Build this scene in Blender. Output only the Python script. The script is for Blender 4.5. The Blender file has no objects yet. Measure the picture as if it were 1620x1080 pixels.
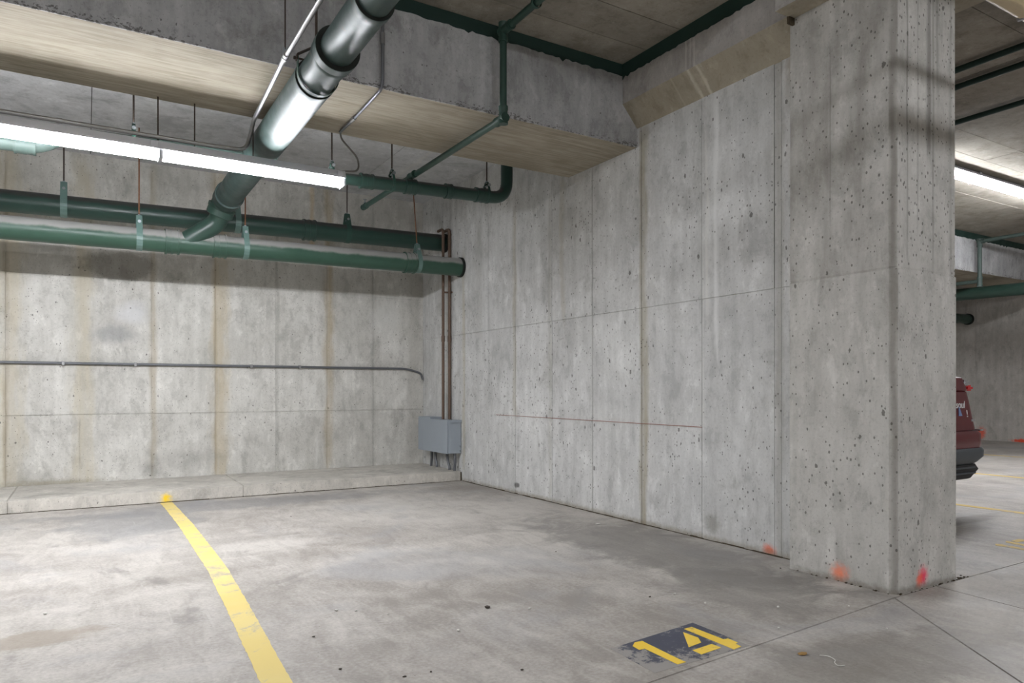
import bpy, bmesh, math, random
from mathutils import Vector, Matrix
random.seed(4)
SC = bpy.context.scene
COL = SC.collection

# ---------------------------------------------------------------- camera, world, exposure
cam_d = bpy.data.cameras.new('camera')
cam = bpy.data.objects.new('camera', cam_d); COL.objects.link(cam)
cam.location = (0, 0, 1.05)
cam.rotation_euler = (math.pi / 2, 0, -math.atan(675 / 1120))
cam_d.sensor_width = 36; cam_d.lens = 1120 / 1620 * 36
cam_d.shift_y = 76.5 / 1620
cam_d.clip_start = .02; cam_d.clip_end = 200
SC.camera = cam
w = bpy.data.worlds.new('world'); SC.world = w; w.use_nodes = True
w.node_tree.nodes['Background'].inputs[0].default_value = (.8, .85, .9, 1)
w.node_tree.nodes['Background'].inputs[1].default_value = .02
SC.view_settings.view_transform = 'Standard'
SC.view_settings.look = 'None'
SC.view_settings.gamma = 1
SC.view_settings.use_curve_mapping = False
SC.view_settings.exposure = 1.1
LAMP = 60.0                                   # emission of every lit diffuser

# ---------------------------------------------------------------- node helpers
def lin(c):
    c = [v / 255 for v in c]
    return tuple(v / 12.92 if v <= .04045 else ((v + .055) / 1.055) ** 2.4 for v in c) + (1,)

class NT:
    def __init__(s, name):
        s.m = bpy.data.materials.new(name); s.m.use_nodes = True
        s.t = s.m.node_tree; s.n = s.t.nodes
        s.b = s.n['Principled BSDF']
        s.pos = s.n.new('ShaderNodeNewGeometry').outputs['Position']
        s._sep = None
    def put(s, sock, v):
        if isinstance(v, bpy.types.NodeSocket): s.t.links.new(v, sock)
        elif v is not None: sock.default_value = v
    def math(s, op, a, b=None, c=None, clamp=False):
        n = s.n.new('ShaderNodeMath'); n.operation = op; n.use_clamp = clamp
        for i, v in enumerate((a, b, c)):
            if v is not None: s.put(n.inputs[i], v)
        return n.outputs[0]
    def mix(s, f, a, b, mode='MIX'):
        n = s.n.new('ShaderNodeMix'); n.data_type = 'RGBA'; n.blend_type = mode
        s.put(n.inputs[0], f); s.put(n.inputs[6], a); s.put(n.inputs[7], b)
        return n.outputs[2]
    def scale(s, v, xyz, off=(0, 0, 0)):
        n = s.n.new('ShaderNodeVectorMath'); n.operation = 'MULTIPLY_ADD'
        s.put(n.inputs[0], v); n.inputs[1].default_value = xyz; n.inputs[2].default_value = off
        return n.outputs[0]
    def noise(s, vec, sc, det=4, rough=.55, dist=0.):
        n = s.n.new('ShaderNodeTexNoise')
        s.put(n.inputs['Vector'], vec); n.inputs['Scale'].default_value = sc
        n.inputs['Detail'].default_value = det; n.inputs['Roughness'].default_value = rough
        n.inputs['Distortion'].default_value = dist
        return n.outputs['Fac']
    def voro(s, vec, sc):
        n = s.n.new('ShaderNodeTexVoronoi'); s.put(n.inputs['Vector'], vec)
        n.inputs['Scale'].default_value = sc
        return n.outputs['Distance'], n.outputs['Color']
    def ramp(s, v, a, b, lo=0., hi=1., smooth=True):
        n = s.n.new('ShaderNodeMapRange'); n.interpolation_type = 'SMOOTHSTEP' if smooth else 'LINEAR'
        s.put(n.inputs[0], v); s.put(n.inputs[1], a); s.put(n.inputs[2], b); s.put(n.inputs[3], lo); s.put(n.inputs[4], hi)
        return n.outputs[0]
    def xyz(s, i):
        if s._sep is None:
            n = s.n.new('ShaderNodeSeparateXYZ'); s.put(n.inputs[0], s.pos); s._sep = n
        return s._sep.outputs[i]
    def rnd(s):
        return s.n.new('ShaderNodeObjectInfo').outputs['Random']
    def bump(s, h, st=.3, d=.01):
        n = s.n.new('ShaderNodeBump'); n.inputs['Strength'].default_value = st; n.inputs['Distance'].default_value = d
        s.put(n.inputs['Height'], h); s.t.links.new(n.outputs[0], s.b.inputs['Normal'])
    def done(s, col, rough=.8, metal=0., spec=.3):
        s.put(s.b.inputs['Base Color'], col); s.put(s.b.inputs['Roughness'], rough)
        s.b.inputs['Metallic'].default_value = metal; s.b.inputs['Specular IOR Level'].default_value = spec
        return s.m

def plain(name, c, rough=.6, metal=0., spec=.4, var=.12, sc=25):
    t = NT(name)
    n = t.noise(t.pos, sc, 3)
    c = lin(c)
    lo = tuple(v * (1 - var) for v in c[:3]) + (1,); hi = tuple(min(1, v * (1 + var)) for v in c[:3]) + (1,)
    return t.done(t.mix(n, lo, hi), rough, metal, spec)

def concrete(name, ca, cb, cd, streaks=(), blobs=(), pits=.5, vert=1., rough=.9, edgez=None, obj_var=.025, seed=0.):
    """cast concrete: cloudy tone, vertical run marks, air holes, named stains"""
    t = NT(name)
    P = t.scale(t.pos, (1, 1, 1), (seed, seed * .7, seed * .3)) if seed else t.pos
    n1 = t.noise(P, 1.3, 4, .6, .4)
    n2 = t.noise(t.scale(P, (7, 7, .55)), 1.6, 4, .6)
    n3 = t.noise(P, 55, 3, .7)
    n4 = t.noise(t.scale(P, (1, 1, .6)), 6.5, 6, .74, .15)
    a = t.math('MULTIPLY', n2, .38 * vert)
    v = t.math('MULTIPLY_ADD', n1, .45, a)
    v = t.math('MULTIPLY_ADD', n4, .35, v)
    v = t.math('MULTIPLY_ADD', n3, .14, v)
    mid = .47 + .19 * vert
    v = t.ramp(v, mid - .21, mid + .21)
    col = t.mix(v, lin(ca), lin(cb))
    # darker damp clouds
    dk = t.ramp(t.noise(t.scale(P, (1, 1, .7)), 2.6, 6, .74, .5), .52, .70)
    col = t.mix(t.math('MULTIPLY', dk, .6), col, lin(cd))
    col = t.mix(t.ramp(n4, .56, .66, 0, .32), col, lin(tuple(min(255, v * 1.09) for v in cb)))
    col = t.mix(t.ramp(n4, .47, .37, 0, .30), col, lin(tuple(v * .86 for v in ca)))
    col = t.mix(t.ramp(n3, .42, .30, 0, .25), col, lin(tuple(v * .72 for v in ca)))
    lightrun = t.ramp(t.noise(t.scale(P, (11, 11, .9), (3, 5, 1)), 1.5, 4, .6), .62, .78, 0, .15)
    col = t.mix(lightrun, col, lin((226, 225, 220)))
    wob = t.noise(t.scale(t.pos, (5, 5, 1.1)), 2.0, 3) if streaks else None
    bn = (t.noise(t.pos, 4, 5, .7), t.noise(t.pos, 22, 4, .7)) if blobs else None
    for (ax, c, hw, z0, z1, sc_, st) in streaks:
        d = t.math('ABSOLUTE', t.math('ADD', t.math('SUBTRACT', t.xyz(ax), c), t.math('MULTIPLY', t.math('SUBTRACT', wob, .5), hw * 2.2)))
        f = t.ramp(d, hw * .1, hw * 1.1, 1, 0)
        zz = t.math('ADD', t.xyz(2), t.math('MULTIPLY', t.math('SUBTRACT', n2, .5), .5))
        f = t.math('MULTIPLY', f, t.ramp(zz, z0 - .12, z0 + .12))
        f = t.math('MULTIPLY', f, t.ramp(zz, z1 - .12, z1 + .12, 1, 0))
        f = t.math('MULTIPLY', f, t.ramp(n2, .25, .65, .45, 1))
        col = t.mix(t.math('MULTIPLY', f, st * .8), col, lin(sc_))
    for (c, r, bc, st, soft) in blobs:
        n = t.n.new('ShaderNodeVectorMath'); n.operation = 'DISTANCE'
        sv = t.n.new('ShaderNodeVectorMath'); sv.operation = 'MULTIPLY'
        t.put(sv.inputs[0], t.pos); sv.inputs[1].default_value = (1 / r[0], 1 / r[1], 1 / r[2])
        t.put(n.inputs[0], sv.outputs[0]); n.inputs[1].default_value = (c[0] / r[0], c[1] / r[1], c[2] / r[2])
        d = t.math('ADD', n.outputs['Value'], t.math('MULTIPLY', t.math('SUBTRACT', bn[0] if min(r) > .13 else bn[1], .5), 1.3))
        f = t.ramp(d, 1 - soft, 1.05, 1, 0)
        col = t.mix(t.math('MULTIPLY', f, st), col, lin(bc))
    hole = None
    if pits > 0:
        msk = t.ramp(n1, .38, .62, .55, 1)
        d1, c1 = t.voro(t.scale(P, (1, 1, .62)), 15)
        r1 = t.ramp(c1, .42, .85, 0, .19 * pits)
        r1 = t.math('MULTIPLY', r1, msk)
        d1 = t.math('ADD', d1, t.math('MULTIPLY', t.math('SUBTRACT', n3, .5), .32))
        h1 = t.math('LESS_THAN', d1, r1)
        d2, c2 = t.voro(t.scale(P, (1, 1, .7), (7, 3, 2)), 46)
        h2 = t.math('LESS_THAN', d2, t.math('MULTIPLY', t.ramp(c2, .42, .8, 0, .29 * pits), msk))
        hole = t.math('MAXIMUM', h1, h2)
        if edgez:
            e = t.ramp(t.xyz(2), edgez[0], edgez[1], 1, 0)
            hc = t.math('LESS_THAN', t.noise(t.scale(P, (1, 1, 1.6)), 42, 4, .7), t.math('MULTIPLY', t.math('MULTIPLY', e, t.ramp(n1, .3, .6, .6, 1.)), .5))
            hole = t.math('MAXIMUM', hole, hc)
        col = t.mix(t.math('MULTIPLY', hole, .7), col, lin((74, 71, 66)))
    if obj_var:
        k = t.math('MULTIPLY_ADD', t.rnd(), 2 * obj_var, 1 - obj_var)
        g = t.n.new('ShaderNodeCombineColor')
        for i in range(3): t.put(g.inputs[i], k)
        col = t.mix(1., col, g.outputs[0], 'MULTIPLY')
    h = t.math('MULTIPLY_ADD', n3, .35, t.math('MULTIPLY', n4, .5))
    if hole is not None: h = t.math('SUBTRACT', h, t.math('MULTIPLY', hole, .9))
    t.bump(h, .35, .008)
    return t.done(col, rough, 0, .25)

def floor_concrete(name):
    t = NT(name)
    P = t.pos
    big = t.noise(P, .55, 6, .6, .6)
    mid = t.noise(t.scale(P, (1, 1.5, 1)), 1.9, 6, .7, .9)
    brush = t.noise(t.scale(P, (3.2, 1.1, 1), (2, 4, 0)), 2.6, 6, .62, 1.4)
    fine = t.noise(P, 60, 4, .65)
    v = t.math('MULTIPLY_ADD', big, .42, t.math('MULTIPLY', mid, .33))
    v = t.math('MULTIPLY_ADD', brush, .22, v)
    v = t.math('MULTIPLY_ADD', fine, .24, v)
    v = t.ramp(v, .46, .74)
    col = t.mix(v, lin((140, 134, 127)), lin((188, 183, 176)))
    cool = t.ramp(t.noise(P, .8, 5, .6, 1.), .5, .7, 0, .45)
    col = t.mix(cool, col, lin((150, 151, 154)))
    dk = t.ramp(t.noise(t.scale(P, (1.4, .8, 1), (9, 2, 0)), 1.25, 5, .7, 1.3), .57, .72, 0, .55)
    col = t.mix(dk, col, lin((116, 112, 108)))
    # darker traffic film along the wall foot, a wet looking tongue
    def blob(c, r, colr, st, nz=1.1):
        n = t.n.new('ShaderNodeVectorMath'); n.operation = 'DISTANCE'
        t.put(n.inputs[0], t.scale(P, (1 / r[0], 1 / r[1], 0))); n.inputs[1].default_value = (c[0] / r[0], c[1] / r[1], 0)
        d = t.math('ADD', n.outputs['Value'], t.math('MULTIPLY', t.math('SUBTRACT', mid, .5), nz * 1.6))
        return t.mix(t.math('MULTIPLY', t.ramp(d, .55, 1.05, 1, 0), st), col, lin(colr))
    col = blob((3.25, 3.6), (.55, 1.5), (112, 109, 106), .55)
    col = blob((3.0, 2.55), (.5, .55), (108, 104, 100), .45)
    col = blob((.3, 6.3), (.55, .7), (128, 129, 130), .5)
    col = blob((1.2, 6.9), (1.6, .35), (130, 130, 131), .5)
    col = blob((2.5, 1.6), (.9, .3), (112, 107, 101), .4)
    col = blob((-.25, 3.6), (.45, .12), (140, 128, 112), .6, 1.3)
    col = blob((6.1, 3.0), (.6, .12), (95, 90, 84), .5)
    # ripple marks in the dry mortar smear
    spk, spc = t.voro(P, 75)
    s = t.math('LESS_THAN', spk, t.math('MULTIPLY', t.math('POWER', spc, 7.), .35))
    col = t.mix(t.math('MULTIPLY', s, .5), col, lin((80, 76, 72)))
    scr = t.ramp(t.noise(t.scale(P, (26, 1.2, 1), (1, 1, 0)), 1.2, 3, .5), .68, .76, 0, .18)
    col = t.mix(scr, col, lin((205, 202, 198)))
    t.bump(t.math('MULTIPLY_ADD', fine, .4, mid), .18, .006)
    return t.done(col, t.ramp(mid, .3, .7, .5, .72), 0, .35)

def soffit_mat(name, ca, cb):
    t = NT(name)
    g = t.noise(t.scale(t.pos, (1.1, 16, 16)), 2.4, 7, .65, .9)
    b = t.noise(t.pos, 1.4, 4, .6, .5)
    v = t.ramp(t.math('MULTIPLY_ADD', g, .7, t.math('MULTIPLY', b, .5)), .42, .78)
    col = t.mix(v, lin(ca), lin(cb))
    ln = t.ramp(t.noise(t.scale(t.pos, (1.4, 40, 40), (4, 0, 0)), 1.8, 3, .5), .66, .74, 0, .35)
    col = t.mix(ln, col, lin((100, 88, 70)))
    t.bump(g, .15, .004)
    return t.done(col, .85, 0, .25)

def pipe_mat(name, c, dust=None, dust_at=.35, rough=.36, spec=.5, rust=0.):
    t = NT(name)
    n = t.noise(t.pos, 6, 5, .6); f = t.noise(t.pos, 70, 3, .6)
    c = lin(c)
    col = t.mix(t.math('MULTIPLY_ADD', n, .7, t.math('MULTIPLY', f, .3)), tuple(v * .72 for v in c[:3]) + (1,), tuple(min(1, v * 1.25) for v in c[:3]) + (1,))
    if dust:
        nn = t.n.new('ShaderNodeNewGeometry'); sp = t.n.new('ShaderNodeSeparateXYZ'); t.put(sp.inputs[0], nn.outputs['Normal'])
        up = t.math('ADD', sp.outputs[2], t.math('MULTIPLY', t.math('SUBTRACT', n, .5), .5))
        col = t.mix(t.ramp(up, dust_at, dust_at + .3, 0, .9), col, lin(dust))
    if rust:
        r = t.ramp(t.noise(t.pos, 14, 5, .7, .6), .60, .70, 0, rust)
        col = t.mix(r, col, lin((120, 78, 48)))
    t.bump(f, .06, .003)
    return t.done(col, t.ramp(n, .3, .7, rough - .06, rough + .12), 0, spec)

def paint_mat(name, c, under=(160, 155, 149), wear=.5, sc=9, pale=None):
    t = NT(name)
    n = t.noise(t.pos, sc, 8, .72, .5); b = t.noise(t.pos, 1.3, 4)
    col = t.mix(t.ramp(b, .35, .65), lin(c), lin(pale or c))
    fl = t.ramp(t.math('MULTIPLY_ADD', b, .3, t.math('MULTIPLY', n, .8)), .62 - .1 * wear, .70 - .1 * wear + .06)
    col = t.mix(t.math('MULTIPLY', fl, .85), col, lin(under))
    return t.done(col, .7, 0, .3)

# ---------------------------------------------------------------- mesh helpers
class MB:
    def __init__(s): s.v = []; s.f = []; s.mi = []
    def add(s, vs, fs, mi=0):
        o = len(s.v); s.v += [tuple(p) for p in vs]; s.f += [tuple(i + o for i in q) for q in fs]
        s.mi += (mi if isinstance(mi, list) else [mi] * len(fs)); return s
    def box(s, x0, x1, y0, y1, z0, z1, mi=0, b=0.):
        if b > 0:
            bm = bmesh.new(); bmesh.ops.create_cube(bm, size=1)
            for q in bm.verts: q.co = Vector(((x0 + x1) / 2 + q.co.x * (x1 - x0), (y0 + y1) / 2 + q.co.y * (y1 - y0), (z0 + z1) / 2 + q.co.z * (z1 - z0)))
            bmesh.ops.bevel(bm, geom=bm.edges[:], offset=b, segments=2, affect='EDGES')
            bm.verts.index_update()
            s.add([q.co for q in bm.verts], [[q.index for q in f.verts] for f in bm.faces], mi); bm.free(); return s
        vs = [(x, y, z) for x in (x0, x1) for y in (y0, y1) for z in (z0, z1)]
        return s.add(vs, [(0, 1, 3, 2), (4, 6, 7, 5), (0, 4, 5, 1), (2, 3, 7, 6), (0, 2, 6, 4), (1, 5, 7, 3)], mi)
    def sweep(s, path, prof, up=(0, 0, 1), closed=False, caps=True, mi=0):
        """sweep a closed 2-D profile along a path; up fixes the first frame"""
        P = [Vector(p) for p in path]; n = len(P); T = []
        for i in range(n):
            a = P[i - 1] if (i or closed) else P[0]
            b = P[(i + 1) % n] if (i < n - 1 or closed) else P[-1]
            T.append((b - a).normalized())
        u = Vector(up); u = (u - T[0] * u.dot(T[0]))
        if u.length < 1e-5: u = Vector((1, 0, 0)) - T[0] * T[0].x
        u.normalize(); vs = []; k = len(prof)
        for i in range(n):
            if i:
                u = u - T[i] * u.dot(T[i])
                u.normalize()
            r = T[i].cross(u)
            sc = prof if not callable(prof) else prof(i)
            vs += [P[i] + r * a + u * b for a, b in sc]
        fs = [(i * k + j, i * k + (j + 1) % k, ((i + 1) % n) * k + (j + 1) % k, ((i + 1) % n) * k + j) for i in range(n if closed else n - 1) for j in range(k)]
        if caps and not closed: fs += [tuple(reversed(range(k))), tuple((n - 1) * k + j for j in range(k))]
        return s.add(vs, fs, mi)
    def tube(s, path, r, n=16, mi=0, closed=False):
        return s.sweep(path, [(r * math.cos(2 * math.pi * j / n), r * math.sin(2 * math.pi * j / n)) for j in range(n)], (.3, .2, 1), closed, mi=mi)
    def lathe(s, p0, p1, rings, n=24, mi=0):
        """rings: (distance along p0->p1 in metres, radius)"""
        p0 = Vector(p0); d = (Vector(p1) - p0).normalized()
        u = d.orthogonal().normalized(); r = d.cross(u); vs = []; fs = []
        for (t, R) in rings:
            c = p0 + d * t
            vs += [c + (u * math.cos(2 * math.pi * j / n) + r * math.sin(2 * math.pi * j / n)) * R for j in range(n)]
        for i in range(len(rings) - 1):
            fs += [(i * n + j, i * n + (j + 1) % n, (i + 1) * n + (j + 1) % n, (i + 1) * n + j) for j in range(n)]
        fs += [tuple(reversed(range(n))), tuple((len(rings) - 1) * n + j for j in range(n))]
        return s.add(vs, fs, mi)
    def prism(s, poly, z0, z1, mi=0):
        n = len(poly)
        vs = [(x, y, z0) for x, y in poly] + [(x, y, z1) for x, y in poly]
        return s.add(vs, [tuple(reversed(range(n))), tuple(range(n, 2 * n))] + [(i, (i + 1) % n, n + (i + 1) % n, n + i) for i in range(n)], mi)

def bend(pts, r, seg=6):
    """round the corners of a polyline"""
    P = [Vector(p) for p in pts]; out = [P[0]]
    for i in range(1, len(P) - 1):
        a = (P[i - 1] - P[i]); b = (P[i + 1] - P[i])
        d = min(r, a.length * .48, b.length * .48)
        A = P[i] + a.normalized() * d; B = P[i] + b.normalized() * d
        for k in range(seg + 1):
            t = k / seg; out.append(A * (1 - t) ** 2 + P[i] * 2 * t * (1 - t) + B * t * t)
    out.append(P[-1]); return out

def obj(name, mb, mat, parent=None, smooth=None, **props):
    me = bpy.data.meshes.new(name)
    me.from_pydata(mb.v, [], mb.f)
    bm = bmesh.new(); bm.from_mesh(me); bmesh.ops.recalc_face_normals(bm, faces=bm.faces[:]); bm.to_mesh(me); bm.free()
    for m in (mat if isinstance(mat, (list, tuple)) else [mat]): me.materials.append(m)
    if any(mb.mi): me.polygons.foreach_set('material_index', mb.mi)
    if smooth is not None:
        me.polygons.foreach_set('use_smooth', [True] * len(me.polygons))
        try: me.set_sharp_from_angle(angle=math.radians(smooth))
        except Exception: pass
    o = bpy.data.objects.new(name, me); COL.objects.link(o)
    if parent: o.parent = parent
    for k, v in props.items(): o[k] = v
    return o
def thing(name, label, cat, loc=(0, 0, 0), group=None):
    o = bpy.data.objects.new(name, None); COL.objects.link(o); o.empty_display_size = .1
    o['label'] = label; o['category'] = cat
    if group: o['group'] = group
    return o
def struct(name, mb, mat, label, parent=None, smooth=None, cat=None):
    o = obj(name, mb, mat, parent, smooth)
    o['kind'] = 'structure'; o['label'] = label
    if cat: o['category'] = cat
    return o
def root(o, x, y, z):
    """move an Empty to the thing's base, leaving its parts where they stand"""
    o.location = (x, y, z)
    for c in o.children: c.matrix_parent_inverse = Matrix.Translation((-x, -y, -z))

# ---------------------------------------------------------------- materials
RUST = (168, 150, 118); TAN = (186, 176, 150); GREY = (128, 126, 120); WHITE = (214, 213, 208)
M = {}
M['wall_back'] = concrete('concrete_back_wall', (180, 178, 171), (216, 214, 208), (156, 154, 147), pits=.55, vert=.8, seed=1.3, streaks=[
    (0, -.63, .16, .1, 3.5, TAN, .75), (0, -.66, .03, .1, 3.3, (146, 132, 112), .6),
    (0, -.02, .13, .1, 3.4, TAN, .7), (0, .62, .05, .1, 3.4, (162, 150, 126), .75), (0, 1.28, .13, .1, 3.5, (184, 170, 140), .75), (0, 1.235, .025, .1, 3.4, (160, 142, 112), .5),
    (0, 1.9, .03, .2, 3.0, GREY, .45), (0, 2.50, .07, .1, 3.5, (170, 152, 118), .8), (0, 3.06, .04, .1, 3.2, GREY, .4), (0, 2.3, .05, 2.6, 3.5, (198, 170, 118), .8),
    (0, 2.36, .025, .1, .5, WHITE, .9), (0, 2.33, .03, .95, 1.1, WHITE, .8), (0, 3.62, .16, .1, 3.2, (150, 147, 138), .5)],
    blobs=[((.30, 8.4, 2.34), (.40, 1, .16), (112, 107, 98), .5, .3), ((.45, 8.4, 1.85), (.2, 1, .18), (214, 214, 216), .6, .8), ((.25, 8.4, 1.62), (.28, 1, .14), (142, 142, 142), .6, .7),
           ((3.2, 8.4, 1.95), (.25, 1, .3), (206, 205, 200), .5, .6), ((1.0, 8.4, .3), (.5, 1, .16), (126, 124, 118), .35, .9), ((.6, 8.4, .2), (.15, 1, .12), (120, 118, 112), .5, .9), ((-.3, 8.4, .12), (.7, 1, .06), (146, 138, 118), .6, .9)])
M['wall_right'] = concrete('concrete_right_wall', (178, 178, 176), (212, 212, 210), (156, 155, 151), pits=1.0, vert=.9, seed=5.1, streaks=[
    (1, 4.2, .06, -.2, 3.1, (150, 140, 112), .8), (1, 4.235, .02, -.2, 3.1, (128, 112, 80), .4), (1, 6.14, .05, .8, 2.9, (156, 146, 122), .6), (1, 5.3, .06, 1.7, 3.0, (170, 160, 138), .5), (1, 5.5, .04, .0, 2.9, (152, 148, 138), .45),
    (1, 4.85, .02, -.1, 3.0, GREY, .4), (1, 3.545, .022, 1.6, 2.85, WHITE, .75), (1, 3.585, .018, -.1, 2.8, (222, 221, 216), .6), (1, 3.465, .03, 1.30, 3.12, (226, 226, 224), .85),
    (1, 2.945, .05, -.2, 3.2, (140, 136, 126), .65), (1, 2.80, .09, 1.7, 3.2, (164, 150, 128), .6), (1, 7.27, .05, .2, 2.6, (176, 166, 138), .6), (1, 6.9, .1, 1.6, 2.9, (150, 148, 142), .35)],
    blobs=[((3.73, 3.02, .025), (.2, .075, .055), (232, 112, 76), .85, .9), ((3.73, 6.1, .09), (.2, .06, .035), (84, 82, 80), .8, .5), ((3.73, 3.5, .12), (.2, .1, .09), (120, 116, 104), .5, .8),
           ((3.73, 5.0, .0), (.3, 6.0, .05), (138, 128, 110), .6, .8)])
M['pillar'] = concrete('concrete_pillar', (168, 166, 160), (200, 198, 193), (146, 144, 138), pits=1.05, vert=.7, seed=9.4, obj_var=0, streaks=[
    (0, 3.66, .012, 1.7, 3.3, (104, 101, 96), .7), (0, 3.86, .03, 2.3, 3.3, (96, 93, 88), .75), (0, 3.905, .015, 1.7, 3.3, (110, 107, 102), .7), (0, 3.95, .02, 2.6, 3.3, (92, 90, 86), .6), (0, 3.76, .012, 1.9, 3.2, (112, 109, 104), .5), (0, 4.08, .02, 1.7, 3.2, (116, 113, 108), .5), (0, 3.56, .016, -.1, 3.3, (118, 113, 106), .75), (1, 2.46, .006, 2.0, 2.95, (112, 108, 102), .6)],
    blobs=[((3.55, 2.40, .045), (.3, .075, .075), (240, 130, 90), .8, .95), ((3.80, 2.09, .06), (.065, .3, .075), (232, 48, 88), .9, .95), ((3.765, 2.09, .05), (.04, .3, .06), (240, 104, 70), .7, .8),
           ((3.8, 2.3, .0), (.8, .8, .045), (112, 104, 92), .65, .8)])
M['haunch'] = concrete('concrete_haunch', (152, 149, 145), (182, 178, 174), (132, 128, 123), pits=.25, vert=.8, seed=2.2, obj_var=0,
    streaks=[(1, 3.60, .012, 3.1, 3.6, (206, 203, 198), .85), (1, 3.52, .015, 3.1, 3.6, (206, 203, 198), .85), (1, 3.56, .008, 3.3, 3.6, (206, 203, 198), .8)])
M['haunch_soffit'] = concrete('concrete_haunch_soffit', (146, 138, 122), (170, 162, 146), (134, 125, 108), pits=.1, vert=.2, seed=2.9, obj_var=0,
    streaks=[(1, 3.585, .02, 3.0, 3.6, (206, 200, 186), .8), (1, 3.50, .02, 3.0, 3.6, (206, 200, 186), .8), (1, 3.75, .012, 3.0, 3.6, (196, 188, 168), .5)])
M['beam_face'] = concrete('concrete_beam_face', (146, 146, 146), (186, 186, 186), (112, 109, 105), pits=.35, vert=1.0, seed=3.7, edgez=(2.962, 3.10), obj_var=0)
M['soffit'] = soffit_mat('beam_soffit_board_marks', (132, 124, 109), (170, 162, 147))
M['ceiling_front'] = concrete('concrete_ceiling_front', (128, 122, 112), (160, 154, 143), (108, 101, 90), pits=0, vert=0, seed=4.4, obj_var=.07)
M['ceiling_back'] = concrete('concrete_ceiling_back', (172, 173, 174), (206, 207, 208), (146, 146, 146), pits=0, vert=0, seed=6.1, obj_var=.05,
    streaks=[(0, 3.0, .05, 3.3, 3.6, (206, 203, 196), .5)])
M['kerb'] = concrete('concrete_kerb', (172, 168, 160), (208, 203, 194), (146, 142, 134), pits=.5, vert=.2, seed=7.7, obj_var=.04,
    blobs=[((.645, 7.32, .03), (.06, .12, .075), (240, 204, 20), .95, .85)])
M['floor'] = floor_concrete('floor_trowelled_concrete')
M['joint'] = plain('joint_dark_filler', (62, 58, 54), .95, spec=.1)
M['dirt'] = plain('dirt_in_wall_joint', (74, 66, 54), .95, spec=.1, sc=60, var=.5)
M['far_wall'] = concrete('concrete_far_walls', (176, 172, 165), (204, 200, 194), (150, 145, 137), pits=.5, vert=1., seed=11.,
    blobs=[((16.05, 7.62, .15), (.4, .12, .16), (240, 92, 60), .8, .7), ((16.05, 6.75, .03), (.4, .35, .05), (240, 80, 40), .9, .5)])
M['band'] = pipe_mat('green_sealer', (32, 52, 46), rough=.55, spec=.3)
M['pipe'] = pipe_mat('green_pipe_paint', (46, 70, 61))
M['pipe_low'] = pipe_mat('green_pipe_dusty_top', (50, 80, 66), dust=(150, 148, 145), dust_at=.08)
M['pipe_up'] = pipe_mat('green_pipe_dark_dust', (38, 64, 56), dust=(58, 57, 55), dust_at=.25)
M['pipe_big'] = pipe_mat('green_pipe_glossy', (56, 72, 69), rough=.42, spec=.32, rust=.25)
M['pipe_lip'] = plain('pipe_socket_dark', (30, 34, 30), .7)
M['spr'] = pipe_mat('green_sprinkler_pipe', (40, 66, 57), rough=.42)
M['spr_pale'] = pipe_mat('pale_green_sprinkler_pipe', (62, 76, 71), rough=.55)
M['galv'] = plain('galvanised_conduit', (150, 150, 150), .34, .75, .5, .12, 40)
M['galv_dark'] = plain('dull_conduit', (112, 114, 118), .45, .5, .4, .15, 40)
M['flex'] = plain('flexible_conduit', (110, 108, 104), .5, .5)
M['rod'] = plain('dark_steel_rod', (70, 60, 54), .65, .3, .3, .3, 30)
M['rod_rust'] = plain('rusty_rod', (124, 88, 66), .8, .1, .2, .35, 40)
M['brown'] = plain('brown_riser_paint', (106, 88, 76), .6, .1, .3, .2, 30)
M['strap'] = pipe_mat('hanger_strap_paint', (98, 124, 118), rough=.4)
M['strap_dark'] = pipe_mat('hanger_strap_dark', (44, 74, 64), rough=.45, rust=.5)
M['bolt'] = plain('steel_bolt', (150, 156, 158), .4, .6)
M['box'] = plain('grey_box_paint', (150, 158, 166), .45, .0, .45, .05, 8)
M['housing'] = plain('white_fixture_housing', (182, 184, 190), .45, .0, .4, .04)
M['lens_off'] = plain('unlit_beige_lens', (206, 188, 150), .35, .0, .5, .1, 60)
M['yellow'] = paint_mat('worn_yellow_line_paint', (214, 192, 118), wear=.6, pale=(214, 196, 132))
M['yellow_num'] = paint_mat('yellow_number_paint', (234, 196, 66), (96, 96, 104), wear=.25, sc=16, pale=(238, 206, 92))
t = NT('worn_black_patch_paint')
_n = t.noise(t.pos, 26, 8, .8, .4); _b = t.noise(t.pos, 5, 4)
_w = t.math('ADD', t.math('MULTIPLY', _n, .75), t.math('MULTIPLY', _b, .35))
_e = t.math('ADD', t.ramp(t.xyz(0), 1.98, 1.80, 0, .12), t.ramp(t.xyz(1), 2.10, 1.99, 0, .10))
_e = t.math('ADD', _e, t.ramp(t.xyz(1), 2.20, 2.02, 0, .05))
_c = t.mix(_b, lin((66, 68, 80)), lin((86, 88, 100)))
M['black_num'] = t.done(t.mix(t.ramp(t.math('ADD', _w, _e), .60, .68, 0, .92), _c, lin((152, 148, 143))), .7, 0, .3)
M['yellow_far'] = paint_mat('faded_yellow_paint', (206, 180, 110), wear=.7)
t = NT('lit_diffuser'); t.done((.9, .9, .9, 1), .4)
t.b.inputs['Emission Color'].default_value = (.94, .957, 1.0, 1); t.b.inputs['Emission Strength'].default_value = LAMP
M['lens_on'] = t.m
M['chip'] = plain('white_chip', (214, 212, 206), .9); M['grit'] = plain('dark_grit', (70, 64, 58), .9); M['leaf'] = plain('dry_leaf', (150, 118, 70), .9)
t = NT('car_red'); t.done(lin((84, 10, 20)), .35, .0, .3); t.b.inputs['Coat Weight'].default_value = .25; t.b.inputs['Coat Roughness'].default_value = .06; M['car_red'] = t.m
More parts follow.
